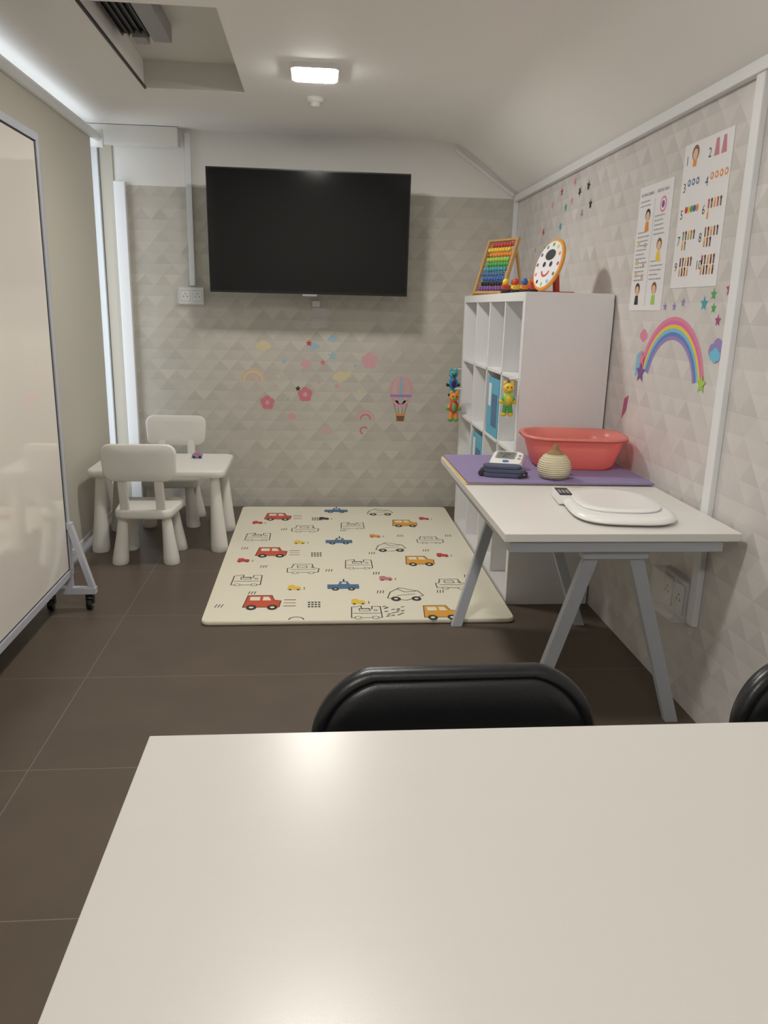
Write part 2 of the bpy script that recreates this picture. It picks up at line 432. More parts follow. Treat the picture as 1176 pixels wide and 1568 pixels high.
def small_rainbow(name, u, v, R, cols):
    b = MB(); d = Draw(b, fb); x, z = P(u, v)
    for i, c in enumerate(cols):
        r1 = R*(1-i*.2); d.arc(x, z, r1-R*.16, r1, 0, 180, c)
    b.build(name)
small_rainbow('rainbow_wall_sticker', 387, 582, .088, [beige, softyel, palepink, beige])
small_rainbow('rainbow_wall_sticker.001', 560, 643, .068, [softpink, palepink, softred])
b = MB(); d = Draw(b, fb); x, z = P(615, 598)
d.disc(x, z, .082, softpink, .10, n=28); d.disc(x, z, .058, palepink, .099, l=1, n=24); d.disc(x, z, .03, softpink, .098, l=2, n=24); d.disc(x, z, .012, softblue, .097, l=3)
d.rect(x-.075, x+.075, z-.045, z-.03, lav, l=4)
d.poly([(x-.062, z-.07), (x+.062, z-.07), (x+.03, z-.12), (x-.03, z-.12)], softpink, 1)
for dx in (-.05, -.02, .02, .05): d.line([(x+dx, z-.085), (x+dx*.5, z-.17)], .004, brown)
d.poly([(x-.03, z-.17), (x+.03, z-.17), (x+.025, z-.215), (x-.025, z-.215)], brown, 1)
d.rect(x-.034, x+.034, z-.178, z-.168, orange, 2)
b.build('hot_air_balloon_wall_sticker')

b = MB(); d = Draw(b, fr)
cy, cz = -2.88, 1.094
for i, c in enumerate([pink, C('rbpink2', (215, 110, 170)), yellow, skyblue, C('rbblue', (95, 125, 195)), lav]):
    r1 = .285-i*.014; d.arc(cy, cz, r1-.0142, r1, 16, 163, c)
d.star(cy-.262, cz+.06, .045, purple, 5); d.star(cy-.262, cz+.115, .035, pink, 6); d.star(cy+.262, cz+.06, .035, lime, 5)
b.build('rainbow_wall_sticker.002')
b = MB(); d = Draw(b, fr)
d.cloud(-2.54, 1.27, .055, lav); d.cloud(-2.55, 1.255, .035, skyblue, 2)
d.cloud(-3.15, 1.30, .035, pink); d.poly([(-3.20, 1.13), (-3.165, 1.15), (-3.16, 1.24), (-3.20, 1.22)], skyblue)
d.poly([(-3.30, .94), (-3.255, .98), (-3.24, 1.05), (-3.285, 1.03)], magenta)
d.star(-2.51, 1.47, .025, magenta); d.star(-2.56, 1.37, .022, magenta); d.star(-2.61, 1.455, .022, green); d.star(-2.67, 1.425, .028, teal)
d.star(-2.60, 1.41, .020, green)
for yy, zz in ((2.90, 1.415), (2.98, 1.415), (2.83, 1.43)): d.star(-yy, zz, .018, lav)
for i, (yy, zz, m) in enumerate([(4.44, 2.02, magenta), (4.22, 2.04, pink), (4.13, 1.98, M_ink), (4.00, 1.99, M_ink), (4.35, 1.93, teal), (4.07, 1.87, M_grey),
                                 (4.6, 1.97, softpink), (3.95, 1.90, M_ink), (4.42, 1.84, teal), (4.75, 1.84, red), (4.7, 1.74, M_grey), (4.25, 1.95, softpink), (4.9, 1.75, softpink)]):
    d.star(-yy, zz, .028, m, rot=i*20)
b.build('star_and_cloud_wall_stickers.001')

# posters
def poster(name, y0, y1, z0, z1, kind):
    b = MB()
    b.loft([[fr(a, z, dd) for a, z in ((-y1, z0), (-y0, z0), (-y0, z1), (-y1, z1))] for dd in (0.0005, .002)], M_paper, smooth=False)
    d = Draw(b, lambda a, z, q: fr(a, z, .0016+q))
    W = y1-y0; H = z1-z0; X = lambda t: -y1+t*W; Z = lambda t: z1-t*H
    if kind == 1:
        d.text('ROTINA DIARIA', X(.06), Z(.08), .017, M_ink); d.text('REGRAS SALA', X(.55), Z(.08), .017, M_ink)
        for k, (tx, tz, c) in enumerate([(.32, .27, orange), (.76, .18, pink), (.76, .52, yellow), (.22, .86, M_ink), (.74, .86, lime)]):
            if k == 1: d.disc(X(tx), Z(tz), .030, pink); d.disc(X(tx), Z(tz), .022, M_paper, l=1); d.disc(X(tx), Z(tz), .014, purple, l=2)
            else:
                d.disc(X(tx), Z(tz)+.018, .024, M_ink if k in (0, 3) else brown); d.disc(X(tx), Z(tz)+.012, .018, skin, l=1)
                d.poly([(X(tx)-.02, Z(tz)-.045), (X(tx)+.02, Z(tz)-.045), (X(tx)+.014, Z(tz)-.008), (X(tx)-.014, Z(tz)-.008)], c, 1)
        for k in range(24):
            t = .12+k*.035
            for c0 in (.06, .55):
                if (c0 < .5 and (.17 < t < .36 or t > .76)) or (c0 > .5 and (t < .26 or .43 < t < .61 or t > .78)): continue
                x0 = X(c0); end = X(c0+.25+.14*random.random())
                while x0 < end:
                    ww = random.uniform(.008, .02); d.rect(x0, min(x0+ww, end), Z(t)-.0024, Z(t)+.0024, M_grey, .5); x0 += ww+.004
        for tz in (.45, .60, .70):
            d.rect(X(.08), X(.16), Z(tz)-.012, Z(tz)+.008, softyel, 1); d.rect(X(.30), X(.36), Z(tz+.02)-.01, Z(tz+.02)+.008, softpink, 1)
        d.line([(X(.5), Z(.12)), (X(.5), Z(.96))], .002, M_grey)
    else:
        cells = [(0, 0, '1', brown), (1, 0, '2', softred), (0, 1, '3', slate), (1, 1, '4', orange), (0, 2, '5', yellow), (1, 2, '6', red),
                 (0, 3, '7', green), (1, 3, '8', brown), (0, 4, '9', M_ink), (1, 4, '10', M_ink)]
        for cx, ry, t, c in cells:
            x0 = X(.05+.48*cx); zt = Z(.10+.185*ry)
            d.text(t, x0, zt-.02, .045, M_ink)
            n = int(t)
            for k in range(n):
                cols = 5 if n > 4 else max(1, n)
                px = x0+.045+(.018 if n > 4 else .028)*(k % cols)*1.15; pz = zt+.008-(k//cols)*.034
                cc = [red, yellow, green, blue, orange][k % 5] if t == '5' else c
                if t == '1': d.disc(px+.025, pz+.005, .026, brown); d.disc(px+.025, pz, .018, skin, l=1); d.rect(px+.012, px+.038, pz-.04, pz-.015, orange, .5)
                elif t == '2': d.poly([(px-.004+k*.016, pz-.03), (px+.032+k*.016, pz-.03), (px+.022+k*.016, pz+.025), (px+.004+k*.016, pz+.025)], c)
                elif n >= 6: d.rect(px-.005, px+.005, pz-.013, pz+.013, [c, brown, orange][k % 3]); d.disc(px, pz+.013, .006, [red, M_ink, yellow][k % 3], l=1)
                else: d.disc(px, pz, .012, cc); d.disc(px, pz, .006, M_paper if t != '5' else cc, l=1)
    b.build(name)
poster('rules_wall_poster', 3.015, 3.33, 1.40, 1.885, 1)
poster('counting_numbers_poster', 2.603, 2.95, 1.482, 1.975, 2)

# ------------------------------------------------------------------ cube shelf
SX0, SX1, SY0, SY1, SH = .918, 1.322, 3.49, 4.96, 1.47
b = MB(); t = .04; ti = .016
b.box(SX0, SX1, SY0, SY0+t, 0, SH-t, M_shelf); b.box(SX0, SX1, SY1-t, SY1, 0, SH-t, M_shelf)
b.box(SX0, SX1, SY0, SY1, SH-t, SH, M_shelf); b.box(SX0, SX1, SY0+t, SY1-t, 0, t, M_shelf)
cw = (SY1-SY0-2*t)/4; ch = (SH-2*t)/4
for k in range(1, 4):
    b.box(SX0+.003, SX1-.008, SY0+t+cw*k-ti/2, SY0+t+cw*k+ti/2, t, SH-t, M_shelf)
    b.box(SX0+.003, SX1-.008, SY0+t, SY1-t, t+ch*k-ti/2, t+ch*k+ti/2, M_shelf)
b.box(SX1-.008, SX1-.002, SY0+t, SY1-t, t, SH-t, M_shelf)
b.build('cube_shelf', .0015)
def cell(col, row):
    return SY0+t+cw*col, SH-t-ch*(row+1)
for i, (c, r, m1, m2) in enumerate([(1, 1, skyblue, orange), (2, 2, skyblue, blue)]):
    y, z = cell(c, r); b = MB(); z += ti/2+.001; y += ti/2
    yy = y+.01
    for k in range(6):
        th_ = random.choice([.018, .025, .03]); hh = random.uniform(.25, .31)
        b.box(SX0+.03, SX0+.27, yy, yy+th_, z, z+hh, [m1, M_paper, m1, teal, m2, m1][k]); yy += th_+.001
    b.box(SX0+.006, SX0+.012, y+.03, y+.29, z, z+.30, C('folderblue', (92, 172, 205)))
    b.box(SX0+.0045, SX0+.0058, y+.06, y+.18, z+.05, z+.22, slate)
    b.box(SX0+.0045, SX0+.0058, y+.20, y+.26, z+.15, z+.27, M_paper)
    b.build('picture_books' if i == 0 else 'picture_books.001', .001)

def plush(name, x, y, z, s, cols, L):
    """small hanging animal: string, head with ears & eyes, body, four limbs"""
    head, body, limb, acc = cols
    b = MB()
    b.cone((x, y, z+L), (x, y, z), .002, .002, M_dark, 6)
    b.cone((x, y, z+L), (SX0-.0005, y, z+L+.004), .004, .004, M_sock, 8)
    b.sphere((x, y, z), (.026*s, .022*s, .024*s), head)
    for q in (-1, 1):
        b.sphere((x+q*.016*s, y, z+.022*s), (.009*s, .006*s, .013*s), head, 10, 8)
        b.sphere((x+q*.009*s, y-.020*s, z+.005*s), (.004*s, .003*s, .004*s), M_ink, 8, 6)
        b.cone((x+q*.014*s, y, z-.035*s), (x+q*.030*s, y, z-.060*s), .009*s, .011*s, limb, 12)
        b.sphere((x+q*.030*s, y, z-.060*s), (.012*s, .012*s, .012*s), acc, 10, 8)
        b.cone((x+q*.010*s, y, z-.075*s), (x+q*.015*s, y, z-.115*s), .010*s, .012*s, limb, 12)
        b.sphere((x+q*.015*s, y, z-.118*s), (.014*s, .014*s, .012*s), acc, 10, 8)
    b.sphere((x, y-.020*s, z-.006*s), (.010*s, .008*s, .007*s), acc, 10, 8)
    b.sphere((x, y, z-.052*s), (.026*s, .022*s, .036*s), body)
    b.sphere((x, y-.01*s, z-.052*s), (.016*s, .016*s, .024*s), acc)
    b.build(name)
plush('hanging_plush_toy', SX0-.046, SY0+.02, 1.045, 1.0, (yellow, lime, green, yellow), .04)
plush('hanging_plush_toy.001', SX0-.052, SY1-.02, .99, 1.1, (teal, blue, teal, M_ink), .03)
plush('hanging_plush_toy.002', SX0-.056, SY1-.10, .855, 1.2, (orange, red, orange, green), .05)

# abacus
b = MB()
o = Vector((.955, 4.60, SH+.001)); wdir = Vector((.10, -.2, 0)).normalized(); up = Vector((.34, .0, .94)).normalized(); nrm = wdir.cross(up).normalized()
up = nrm.cross(wdir)
R = Matrix((wdir, nrm, up)).transposed().to_4x4(); b.T = Matrix.Translation(o+Vector((.03, 0, .004))) @ R
w2 = .125; Hh = .325
for sx in (-w2, w2): b.box(sx-.008, sx+.008, -.01, .01, 0.004, Hh, M_wood)
b.box(-w2, w2, -.008, .008, Hh-.012, Hh, M_wood); b.box(-w2, w2, -.008, .008, .006, .018, M_wood)
rows = [purple, M_ink, blue, slate, teal, green, lime, orange, yellow, red]
for i, c in enumerate(rows):
    z = .036+i*.0285
    b.cone((-w2, 0, z), (w2, 0, z), .0025, .0025, M_grey, 6)
    sh = random.choice((-.012, 0, .012))
    for k in range(8): b.sphere((-.088+k*.025+sh, 0, z), (.0118, .0135, .0135), c, 8, 6)
b.T = Matrix.Translation(o+Vector((.03, 0, 0))) @ Matrix.Rotation(math.atan2(wdir.y, wdir.x), 4, 'Z')
for sx in (-w2, w2):
    b.bar((sx, 0.15, .0), (sx, .09, Hh*.75), .014, .012, M_wood)
    b.box(sx-.008, sx+.008, -.02, .16, 0, .012, M_wood)
b.build('bead_abacus')

# round face board
b = MB()
nrm = Vector((-.95, -.22, .30)).normalized(); side = Vector((0, 0, 1)).cross(nrm).normalized(); up = nrm.cross(side)
R = Matrix((side, up, nrm)).transposed().to_4x4()
b.T = Matrix.Translation(Vector((1.085, 3.74, SH+.129))) @ R
ring = lambda r, z: [(r*math.cos(2*math.pi*i/40), r*math.sin(2*math.pi*i/40), z) for i in range(40)]
b.loft([ring(.118, -.007), ring(.123, -.004), ring(.123, .004), ring(.118, .007)], mat('clock_rim', (225, 150, 50), .5, noise=.05))
b.loft([ring(.110, .0072), ring(.110, .0085)], M_paper)
dd = Draw(b, lambda a, c, q: (a, c, .0085+q))
for i in range(12):
    a = math.radians(30*i); dd.disc(.094*math.cos(a), .094*math.sin(a), .009, [red, orange, yellow, green, teal, blue, purple, pink, M_ink, lime, skyblue, brown][i], l=1)
dd.disc(0, .045, .045, M_ink, .026, l=1); dd.disc(-.03, -.0, .013, M_ink, l=1); dd.disc(.03, -.0, .013, M_ink, l=1)
dd.arc(0, -.02, .030, .040, 200, 340, red, 1)
b.T = Matrix()
b.bar((1.135, 3.76, SH+.001), (1.122, 3.75, SH+.11), .018, .05, red); b.box(1.06, 1.21, 3.72, 3.79, SH+.0005, SH+.010, red)
b.build('round_face_board')

# toy train
b = MB(); z = SH+.001
for k, (x, y, c) in enumerate([(.95, 4.02, red), (.985, 3.96, yellow), (1.015, 3.90, orange), (1.045, 3.85, red), (1.0, 4.05, M_ink), (1.05, 3.98, green)]):
    b.box(x-.018, x+.018, y-.02, y+.02, z+.012, z+.04, c)
    for sy in (-.02, .02): b.cone((x-.02, y+sy*.5, z+.012), (x+.02, y+sy*.5, z+.012), .012, .012, M_ink, 14)
    b.sphere((x, y, z+.055), (.017, .017, .018), [yellow, red, blue, red, brown, yellow][k])
b.build('toy_train', .002)

# ------------------------------------------------------------------ desk with trestle legs
DX0, DX1, DY0, DY1, DH = .562, 1.304, 2.19, 3.43, .74
b = MB()
b.box(DX0, DX1, DY0, DY1, DH-.026, DH, M_desk)
fx0, fx1, fy0, fy1 = DX0+.02, DX1-.05, DY0+.012, DY1-.04
for y in (fy0, fy1-.03): b.box(fx0, fx1, y, y+.03, DH-.062, DH-.0262, M_steel)
for x in (fx0, fx1-.03): b.box(x, x+.03, fy0+.03, fy1-.03, DH-.062, DH-.0262, M_steel)
zt = DH-.062
for (x0, y0, x1, y1) in [(.86, 2.245, .735, 2.41), (.985, 2.245, 1.245, 2.375), (.85, 3.36, .632, 3.238), (.985, 3.36, 1.20, 3.238)]:
    b.bar((x0, y0, zt), (x1, y1, 0), .046, .03, M_steel)
for y in (2.245, 3.36): b.box(.82, 1.03, y-.02, y+.02, zt-.03, zt, M_steel)
b.build('white_desk', .002)

b = MB(); zz = DH+.0008
b.prism([(.565, 2.86), (1.30, 2.85), (1.30, 3.425), (.566, 3.425)], zz, zz+.004, M_yellowf)
b.prism([(.573, 2.855), (1.303, 2.835), (1.303, 3.42), (.570, 3.42)], zz+.0042, zz+.012, M_purple)
b.build('purple_foam_mat', .001)
TZ = zz+.0125

# basin
b = MB()
def ringr(w, h, z, r): return [(a, c, z) for a, c in rr(0, 0, w, h, r, 10)]
b.T = Matrix.Translation(Vector((1.085, 3.20, TZ))) @ Matrix.Rotation(math.radians(-6), 4, 'Z')
b.loft([ringr(.30, .21, 0, .07), ringr(.335, .245, .012, .085), ringr(.385, .29, .09, .10), ringr(.405, .31, .125, .11), ringr(.435, .335, .130, .12),
        ringr(.440, .340, .124, .12), ringr(.436, .336, .136, .12), ringr(.40, .305, .136, .11), ringr(.378, .283, .09, .10), ringr(.325, .235, .016, .08), ringr(.29, .20, .006, .07)], M_coral)
b.build('plastic_basin')

# blood pressure monitor
b = MB()
b.T = Matrix.Translation(Vector((.785, 3.11, TZ))) @ Matrix.Rotation(math.radians(-24), 4, 'Z')
top = lambda y: .03+(y+.055)*.30
out = rr(0, 0, .13, .115, .028)
b.loft([[(x, y, 0) for x, y in out], [(x*1.03, y*1.03, .01) for x, y in out], [(x*1.03, y*1.03, top(y)-.008) for x, y in out], [(x*.95, y*.95, top(y*.95)) for x, y in out]], M_scale)
dd = Draw(b, lambda a, c, q: (a, c, top(c)+q))
dd.poly(rr(-.008, .018, .082, .062, .008), M_grey, 1); dd.poly(rr(-.008, .018, .070, .05, .004), mat('lcd', (120, 128, 122), .2, noise=.01), 2)
dd.text('120', -.035, .015, .03, M_ink, 3); dd.text('80', -.02, -.004, .02, M_ink, 3)
dd.disc(.0, -.034, .014, blue, .009, 2); dd.disc(.05, .02, .007, M_grey, l=2); dd.disc(.05, -.005, .007, M_grey, l=2)
b.build('blood_pressure_monitor')
b = MB()
b.T = Matrix.Translation(Vector((.735, 2.965, TZ))) @ Matrix.Rotation(math.radians(-14), 4, 'Z')
for k, (w, z0, z1, dx) in enumerate([(.16, 0, .016, 0), (.165, .0162, .032, .006), (.15, .0322, .044, -.004)]):
    b.prism(rr(dx, 0, w, .085-.008*k, .03), z0, z1, M_navy, smooth=False)
b.cone((-.085, -.03, .012), (-.08, .04, .012), .012, .012, M_ink, 12)
b.tube([(.07, .01, .012), (.095, .03, .01), (.09, -.03, .008), (.06, -.05, .008)], .004, M_ink)
b.build('blood_pressure_cuff', .004)

# crocheted ball with nub
M_knit = mat('cream_crochet', (220, 210, 178), .9, noise=.06, nscale=60)
nt = M_knit.node_tree; wv = nt.nodes.new('ShaderNodeTexWave'); wv.bands_direction = 'Z'; wv.inputs['Scale'].default_value = 38; wv.inputs['Distortion'].default_value = 1.5
tcn = nt.nodes.new('ShaderNodeTexCoord'); nt.links.new(tcn.outputs['Object'], wv.inputs['Vector'])
bpn = nt.nodes.new('ShaderNodeBump'); bpn.inputs['Strength'].default_value = .7; bpn.inputs['Distance'].default_value = .005
nt.links.new(wv.outputs['Fac'], bpn.inputs['Height']); nt.links.new(bpn.outputs['Normal'], nt.nodes['Principled BSDF'].inputs['Normal'])
b = MB(); c = (.93, 2.93, TZ)
b.lathe([(.03, 0), (.052, .004), (.064, .025), (.066, .045), (.060, .068), (.046, .088), (.034, .097)], c, M_knit)
M_kn2 = mat('olive_crochet', (150, 122, 82), .9, noise=.15, nscale=80, bump=.5, bscale=150)
b.lathe([(.036, .096), (.026, .106), (.014, .112), (.011, .122), (.012, .128), (.006, .134)], c, M_kn2)
b.build('crocheted_ball')

# baby scale
b = MB()
b.T = Matrix.Translation(Vector((1.005, 2.475, DH+.0008))) @ Matrix.Rotation(math.radians(-6), 4, 'Z')
def blob(w, h, z, e=2.7, cy=0):
    pts = []
    for i in range(48):
        a = 2*math.pi*i/48; ca, sa = math.cos(a), math.sin(a)
        pts.append((w/2*math.copysign(abs(ca)**(2/e), ca)*(1-.08*sa), cy+h/2*math.copysign(abs(sa)**(2/e), sa), z))
    return pts
b.loft([blob(.28, .38, 0, 3.2), blob(.32, .43, .005, 3.2), blob(.335, .45, .012, 3.2), blob(.33, .445, .019, 3.2), blob(.31, .42, .025, 3.2), blob(.29, .40, .027, 3.2)], M_scale)
b.loft([blob(.275, .345, .0275, 2.6, .02), blob(.28, .35, .033, 2.6, .02), blob(.265, .335, .037, 2.6, .02), blob(.22, .27, .035, 2.4, .02), blob(.10, .14, .033, 2.2, .02), blob(.02, .03, .0325, 2, .02)], M_scale)
b.box(-.178, -.120, .045, .185, .004, .034, M_scale)
b.box(-.174, -.130, .055, .165, .0345, .036, M_dark)
for k in range(3): b.box(-.170+.013*k, -.162+.013*k, .08, .13, .0362, .0366, M_grey)
b.build('baby_scale', .002)

# ------------------------------------------------------------------ play mat
mx0, mx1, my0, my1 = -.512, .910, 3.262, 5.33
b = MB()
out = rr((mx0+mx1)/2, (my0+my1)/2, mx1-mx0, my1-my0, .035, 5)
cxm, cym = (mx0+mx1)/2, (my0+my1)/2
sc = lambda s, z: [(cxm+(x-cxm)*s, cym+(y-cym)*s, z) for x, y in out]
b.loft([sc(.995, .001), sc(1, .006), sc(1, .018), sc(.996, .022)], M_mat)
d = Draw(b, lambda a, c, q: (a, c, .0218+q))
def truck(x, y, m, s=1.0, rot=0):
    def t(pts):
        cr, sr = math.cos(rot), math.sin(rot)
        return [(x+(a*cr-c*sr)*s, y+(a*sr+c*cr)*s) for a, c in pts]
    d.poly(t([(-.065, -.04), (.06, -.04), (.065, .02), (.04, .03), (.03, .075), (-.055, .075)]), m)
    d.line(t([(-.065, -.04), (.06, -.04), (.065, .02), (.04, .03), (.03, .075), (-.055, .075)]), .004, M_ink, 1.5, True)
    d.poly(t([(-.045, .025), (-.01, .025), (-.01, .06), (-.045, .06)]), M_mat, 1); d.poly(t([(.0, .025), (.03, .025), (.02, .06), (.0, .06)]), M_mat, 1)
    for a in (-.035, .037):
        p = t([(a, -.042)])[0]; d.disc(p[0], p[1], .018*s, M_ink, .024*s, l=1); d.disc(p[0], p[1], .008*s, M_mat, l=2)
def bluetruck(x, y, m):
    d.rect(x-.085, x+.075, y-.035, y+.03, m); d.poly([(x-.03, y+.03), (x+.03, y+.03), (x+.02, y+.075), (x-.02, y+.075)], m)
    d.rect(x-.012, x+.012, y+.036, y+.06, M_mat, 1); d.rect(x-.004, x+.004, y+.075, y+.11, M_ink)
    for a in (-.045, .035): d.disc(x+a, y-.038, .018, M_ink, .022, l=1); d.disc(x+a, y-.038, .007, M_mat, l=2)
def linecar(x, y, s=1, kind=0):
    w = .0052; v = 1.6
    if kind == 0: pts = [(-.08, -.03), (.075, -.03), (.08, .005), (.05, .015), (.045, .05), (-.05, .05), (-.06, .015), (-.08, .01)]
    elif kind == 1: pts = [(-.07, -.035), (.07, -.035), (.07, .05), (.03, .05), (.03, .03), (-.02, .03), (-.02, .055), (-.065, .045)]
    else: pts = [(-.09, -.02), (.0, -.04), (.09, .0), (.07, .04), (.0, .03), (-.03, .06), (-.07, .03)]
    d.line([(x+a*s, y+c*s*v) for a, c in pts], w, M_ink, closed=True)
    if kind != 2:
        for a in (-.04, .04): d.disc(x+a*s, y-.035*s*v, .019, M_mat, .024, l=.6); d.arc(x+a*s, y-.035*s*v, .013, .0175, 0, 360, M_ink, 1, 14)
        d.line([(x-.03*s, y+.015*s*v), (x+.02*s, y+.015*s*v), (x+.015*s, y+.035*s*v), (x-.03*s, y+.035*s*v)], w*.8, M_ink, 1, True)
        d.arc(x+.045*s, y+.02*s*v, .006, .0095, 0, 360, M_ink, 1, 10)
        d.line([(x-.06*s, y-.005), (x+.06*s, y-.005)], w*.8, M_ink, 1)
    else:
        for a in (-.05, .05): d.disc(x+a*s, y-.028*s*v, .024, M_ink, .03, l=1); d.disc(x+a*s, y-.028*s*v, .01, M_mat, l=2)
        d.line([(x-.04*s, y+.0), (x+.05*s, y+.02)], w*.8, M_ink, 1); d.line([(x-.07, y+.045), (x-.02, y+.11), (x+.07, y+.06)], w*.8, M_ink, 1)
P_ = .78
for k in range(3):
    truck(-.255, 3.48+P_*k, truckred, 1.35)
    d.line([(-.15, 3.52+P_*k), (-.10, 3.52+P_*k)], .007, M_ink); d.line([(-.15, 3.48+P_*k), (-.10, 3.48+P_*k)], .007, truckred); d.line([(-.15, 3.44+P_*k), (-.10, 3.44+P_*k)], .007, M_ink)
    linecar(.435, 3.565+P_*k, 1.0, 2) if k < 2 else linecar(.435, 5.16, 1, 2)
for k in range(2):
    bluetruck(.14, 3.70+P_*k, slate)
    linecar(-.355, 3.79+P_*k, 1.05, 1); linecar(-.07, 3.97+P_*k, 1.05, 0); linecar(.23, 4.04+P_*k, 1.05, 1)
    linecar(.69, 3.72+P_*k, 1., 0)
for k in range(3): truck(.575, 3.335+P_*k-(0.0 if k == 0 else .02), C('truckyellow', (228, 160, 50)), 1.25)
bluetruck(.14, 5.21, slate)
for (x, y, m) in [(-.11, 3.68, yellow), (.36, 3.81, softred), (.72, 4.20, red), (-.10, 4.46, yellow), (.36, 4.59, orange), (.20, 3.48, yellow), (.72, 5.0, red), (-.40, 4.12, red), (-.38, 4.9, red), (.05, 5.0, M_ink)]:
    d.poly([(x-.035, y-.02), (x+.035, y-.02), (x+.03, y+.022), (x+.005, y+.026), (x-.005, y+.045), (x-.03, y+.04)], m, .5); d.disc(x-.02, y-.022, .008, M_ink, l=1); d.disc(x+.02, y-.022, .008, M_ink, l=1)
    d.line([(x+.05, y+.01), (x+.05, y-.02)], .004, M_ink)
for (x, y) in [(-.01, 3.44), (0, 4.21), (.0, 4.98)]:
    for q in range(3):
        for w in range(4): d.rect(x-.03+.016*w, x-.019+.016*w, y-.02+q*.028, y-.004+q*.028, M_ink)
for (x, y) in [(.30, 3.90), (.30, 4.25), (-.47, 3.45), (-.30, 4.02), (.78, 3.85), (.50, 4.60), (.80, 4.6), (-.22, 4.75), (.05, 3.95), (-.33, 3.62), (.30, 3.62), (.60, 3.62), (.62, 4.30), (.15, 4.72), (-.43, 4.35)]:
    for w in range(3): d.line([(x+w*.014, y-.02), (x+w*.014+.006, y+.016)], .0045, M_ink)
linecar(.23, 3.345, 1.0, 1)
for q in range(16):
    xx = .34+random.uniform(-.03, .06); yy = 3.30+.008*q; d.line([(xx, yy), (xx+.012, yy+.006)], .006, M_ink, 2)
d.arc(-.09, 3.272, .03, .036, 0, 180, M_ink)
b.build('play_mat')

# ------------------------------------------------------------------ children's furniture
def kids_chair(name, cx, cy, rot):
    b = MB(); b.T = Matrix.Translation(Vector((cx, cy, 0))) @ Matrix.Rotation(rot, 4, 'Z')
    out = [(x*(1+.10*(y/.17)), y) for x, y in rr(0, 0, .33, .33, .05)]
    ring = lambda s, z: [(x*s, y*s, z) for x, y in out]
    b.loft([ring(.94, .255), ring(.99, .261), ring(1, .273), ring(1, .292), ring(.98, .300), ring(.93, .304)], M_plast)
    for sx in (-1, 1):
        for sy in (-1, 1):
            x0, y0 = sx*.115, sy*.11; x1, y1 = sx*.138, sy*.132
            p0 = Vector((x0, y0, .256)); p1 = Vector((x1, y1, 0)); n = 22
            prof = [(0, .024), (.08, .027), (.45, .033), (.85, .043), (.97, .044), (1, .041)]
            b.loft([[(p0.x+(p1.x-p0.x)*t+r*math.cos(2*math.pi*i/n), p0.y+(p1.y-p0.y)*t+r*math.sin(2*math.pi*i/n), p0.z*(1-t)) for i in range(n)] for t, r in prof], M_plast)
    for sx in (-1, 1):
        x = sx*.095
        b.loft([[(x+a, -.135-.045*q+c, .29+.22*q) for a, c in rr(0, 0, .05, .024, .010, 3)] for q in (0, .5, 1)], M_plast)
    cyc = lambda s, yo: [(x, yo-.188-.05*(z-.57)+.28*x*x, z) for x, z in [(px*s, .57+(pz-.57)*s) for px, pz in [(qx*(1+.35*(qz-.57)), qz) for qx, qz in rr(0, .57, .385, .20, .055, 8)]]]
    b.loft([cyc(.05, -.014), cyc(.5, -.014), cyc(.94, -.014), cyc(.99, -.010), cyc(1, 0), cyc(.99, .010), cyc(.94, .014), cyc(.5, .014), cyc(.05, .014)], M_plast)
    return b.build(name)
kids_chair('childrens_chair', -.93, 4.285, 0)
kids_chair('childrens_chair.001', -.925, 5.03, math.pi)
b = MB()
tcx, tcy = -.895, 4.60
out = rr(tcx, tcy, .76, .54, .05)
ring = lambda s, z: [(tcx+(x-tcx)*s, tcy+(y-tcy)*s, z) for x, y in out]
b.loft([ring(.975, .438), ring(.995, .445), ring(1, .455), ring(1, .468), ring(.992, .477), ring(.975, .480)], M_plast)
for sx in (-1, 1):
    for sy in (-1, 1):
        p0 = Vector((tcx+sx*.315, tcy+sy*.205, .44)); p1 = Vector((tcx+sx*.335, tcy+sy*.218, 0)); n = 22
        prof = [(0, .026), (.1, .029), (.5, .037), (.9, .048), (.98, .049), (1, .046)]
        b.loft([[(p0.x+(p1.x-p0.x)*t+r*math.cos(2*math.pi*i/n), p0.y+(p1.y-p0.y)*t+r*math.sin(2*math.pi*i/n), p0.z*(1-t)) for i in range(n)] for t, r in prof], M_plast)
b.build('childrens_table')
b = MB(); c0 = (-.72, 4.72, .4815)
b.box(c0[0]-.03, c0[0]+.03, c0[1]-.02, c0[1]+.02, c0[2]+.008, c0[2]+.022, lav)
b.box(c0[0]-.016, c0[0]+.016, c0[1]-.016, c0[1]+.016, c0[2]+.0225, c0[2]+.034, softred)
for sx in (-.018, .018):
    b.cone((c0[0]+sx, c0[1]-.022, c0[2]+.008), (c0[0]+sx, c0[1]+.022, c0[2]+.008), .008, .008, M_ink, 14)
b.build('toy_car', .002)

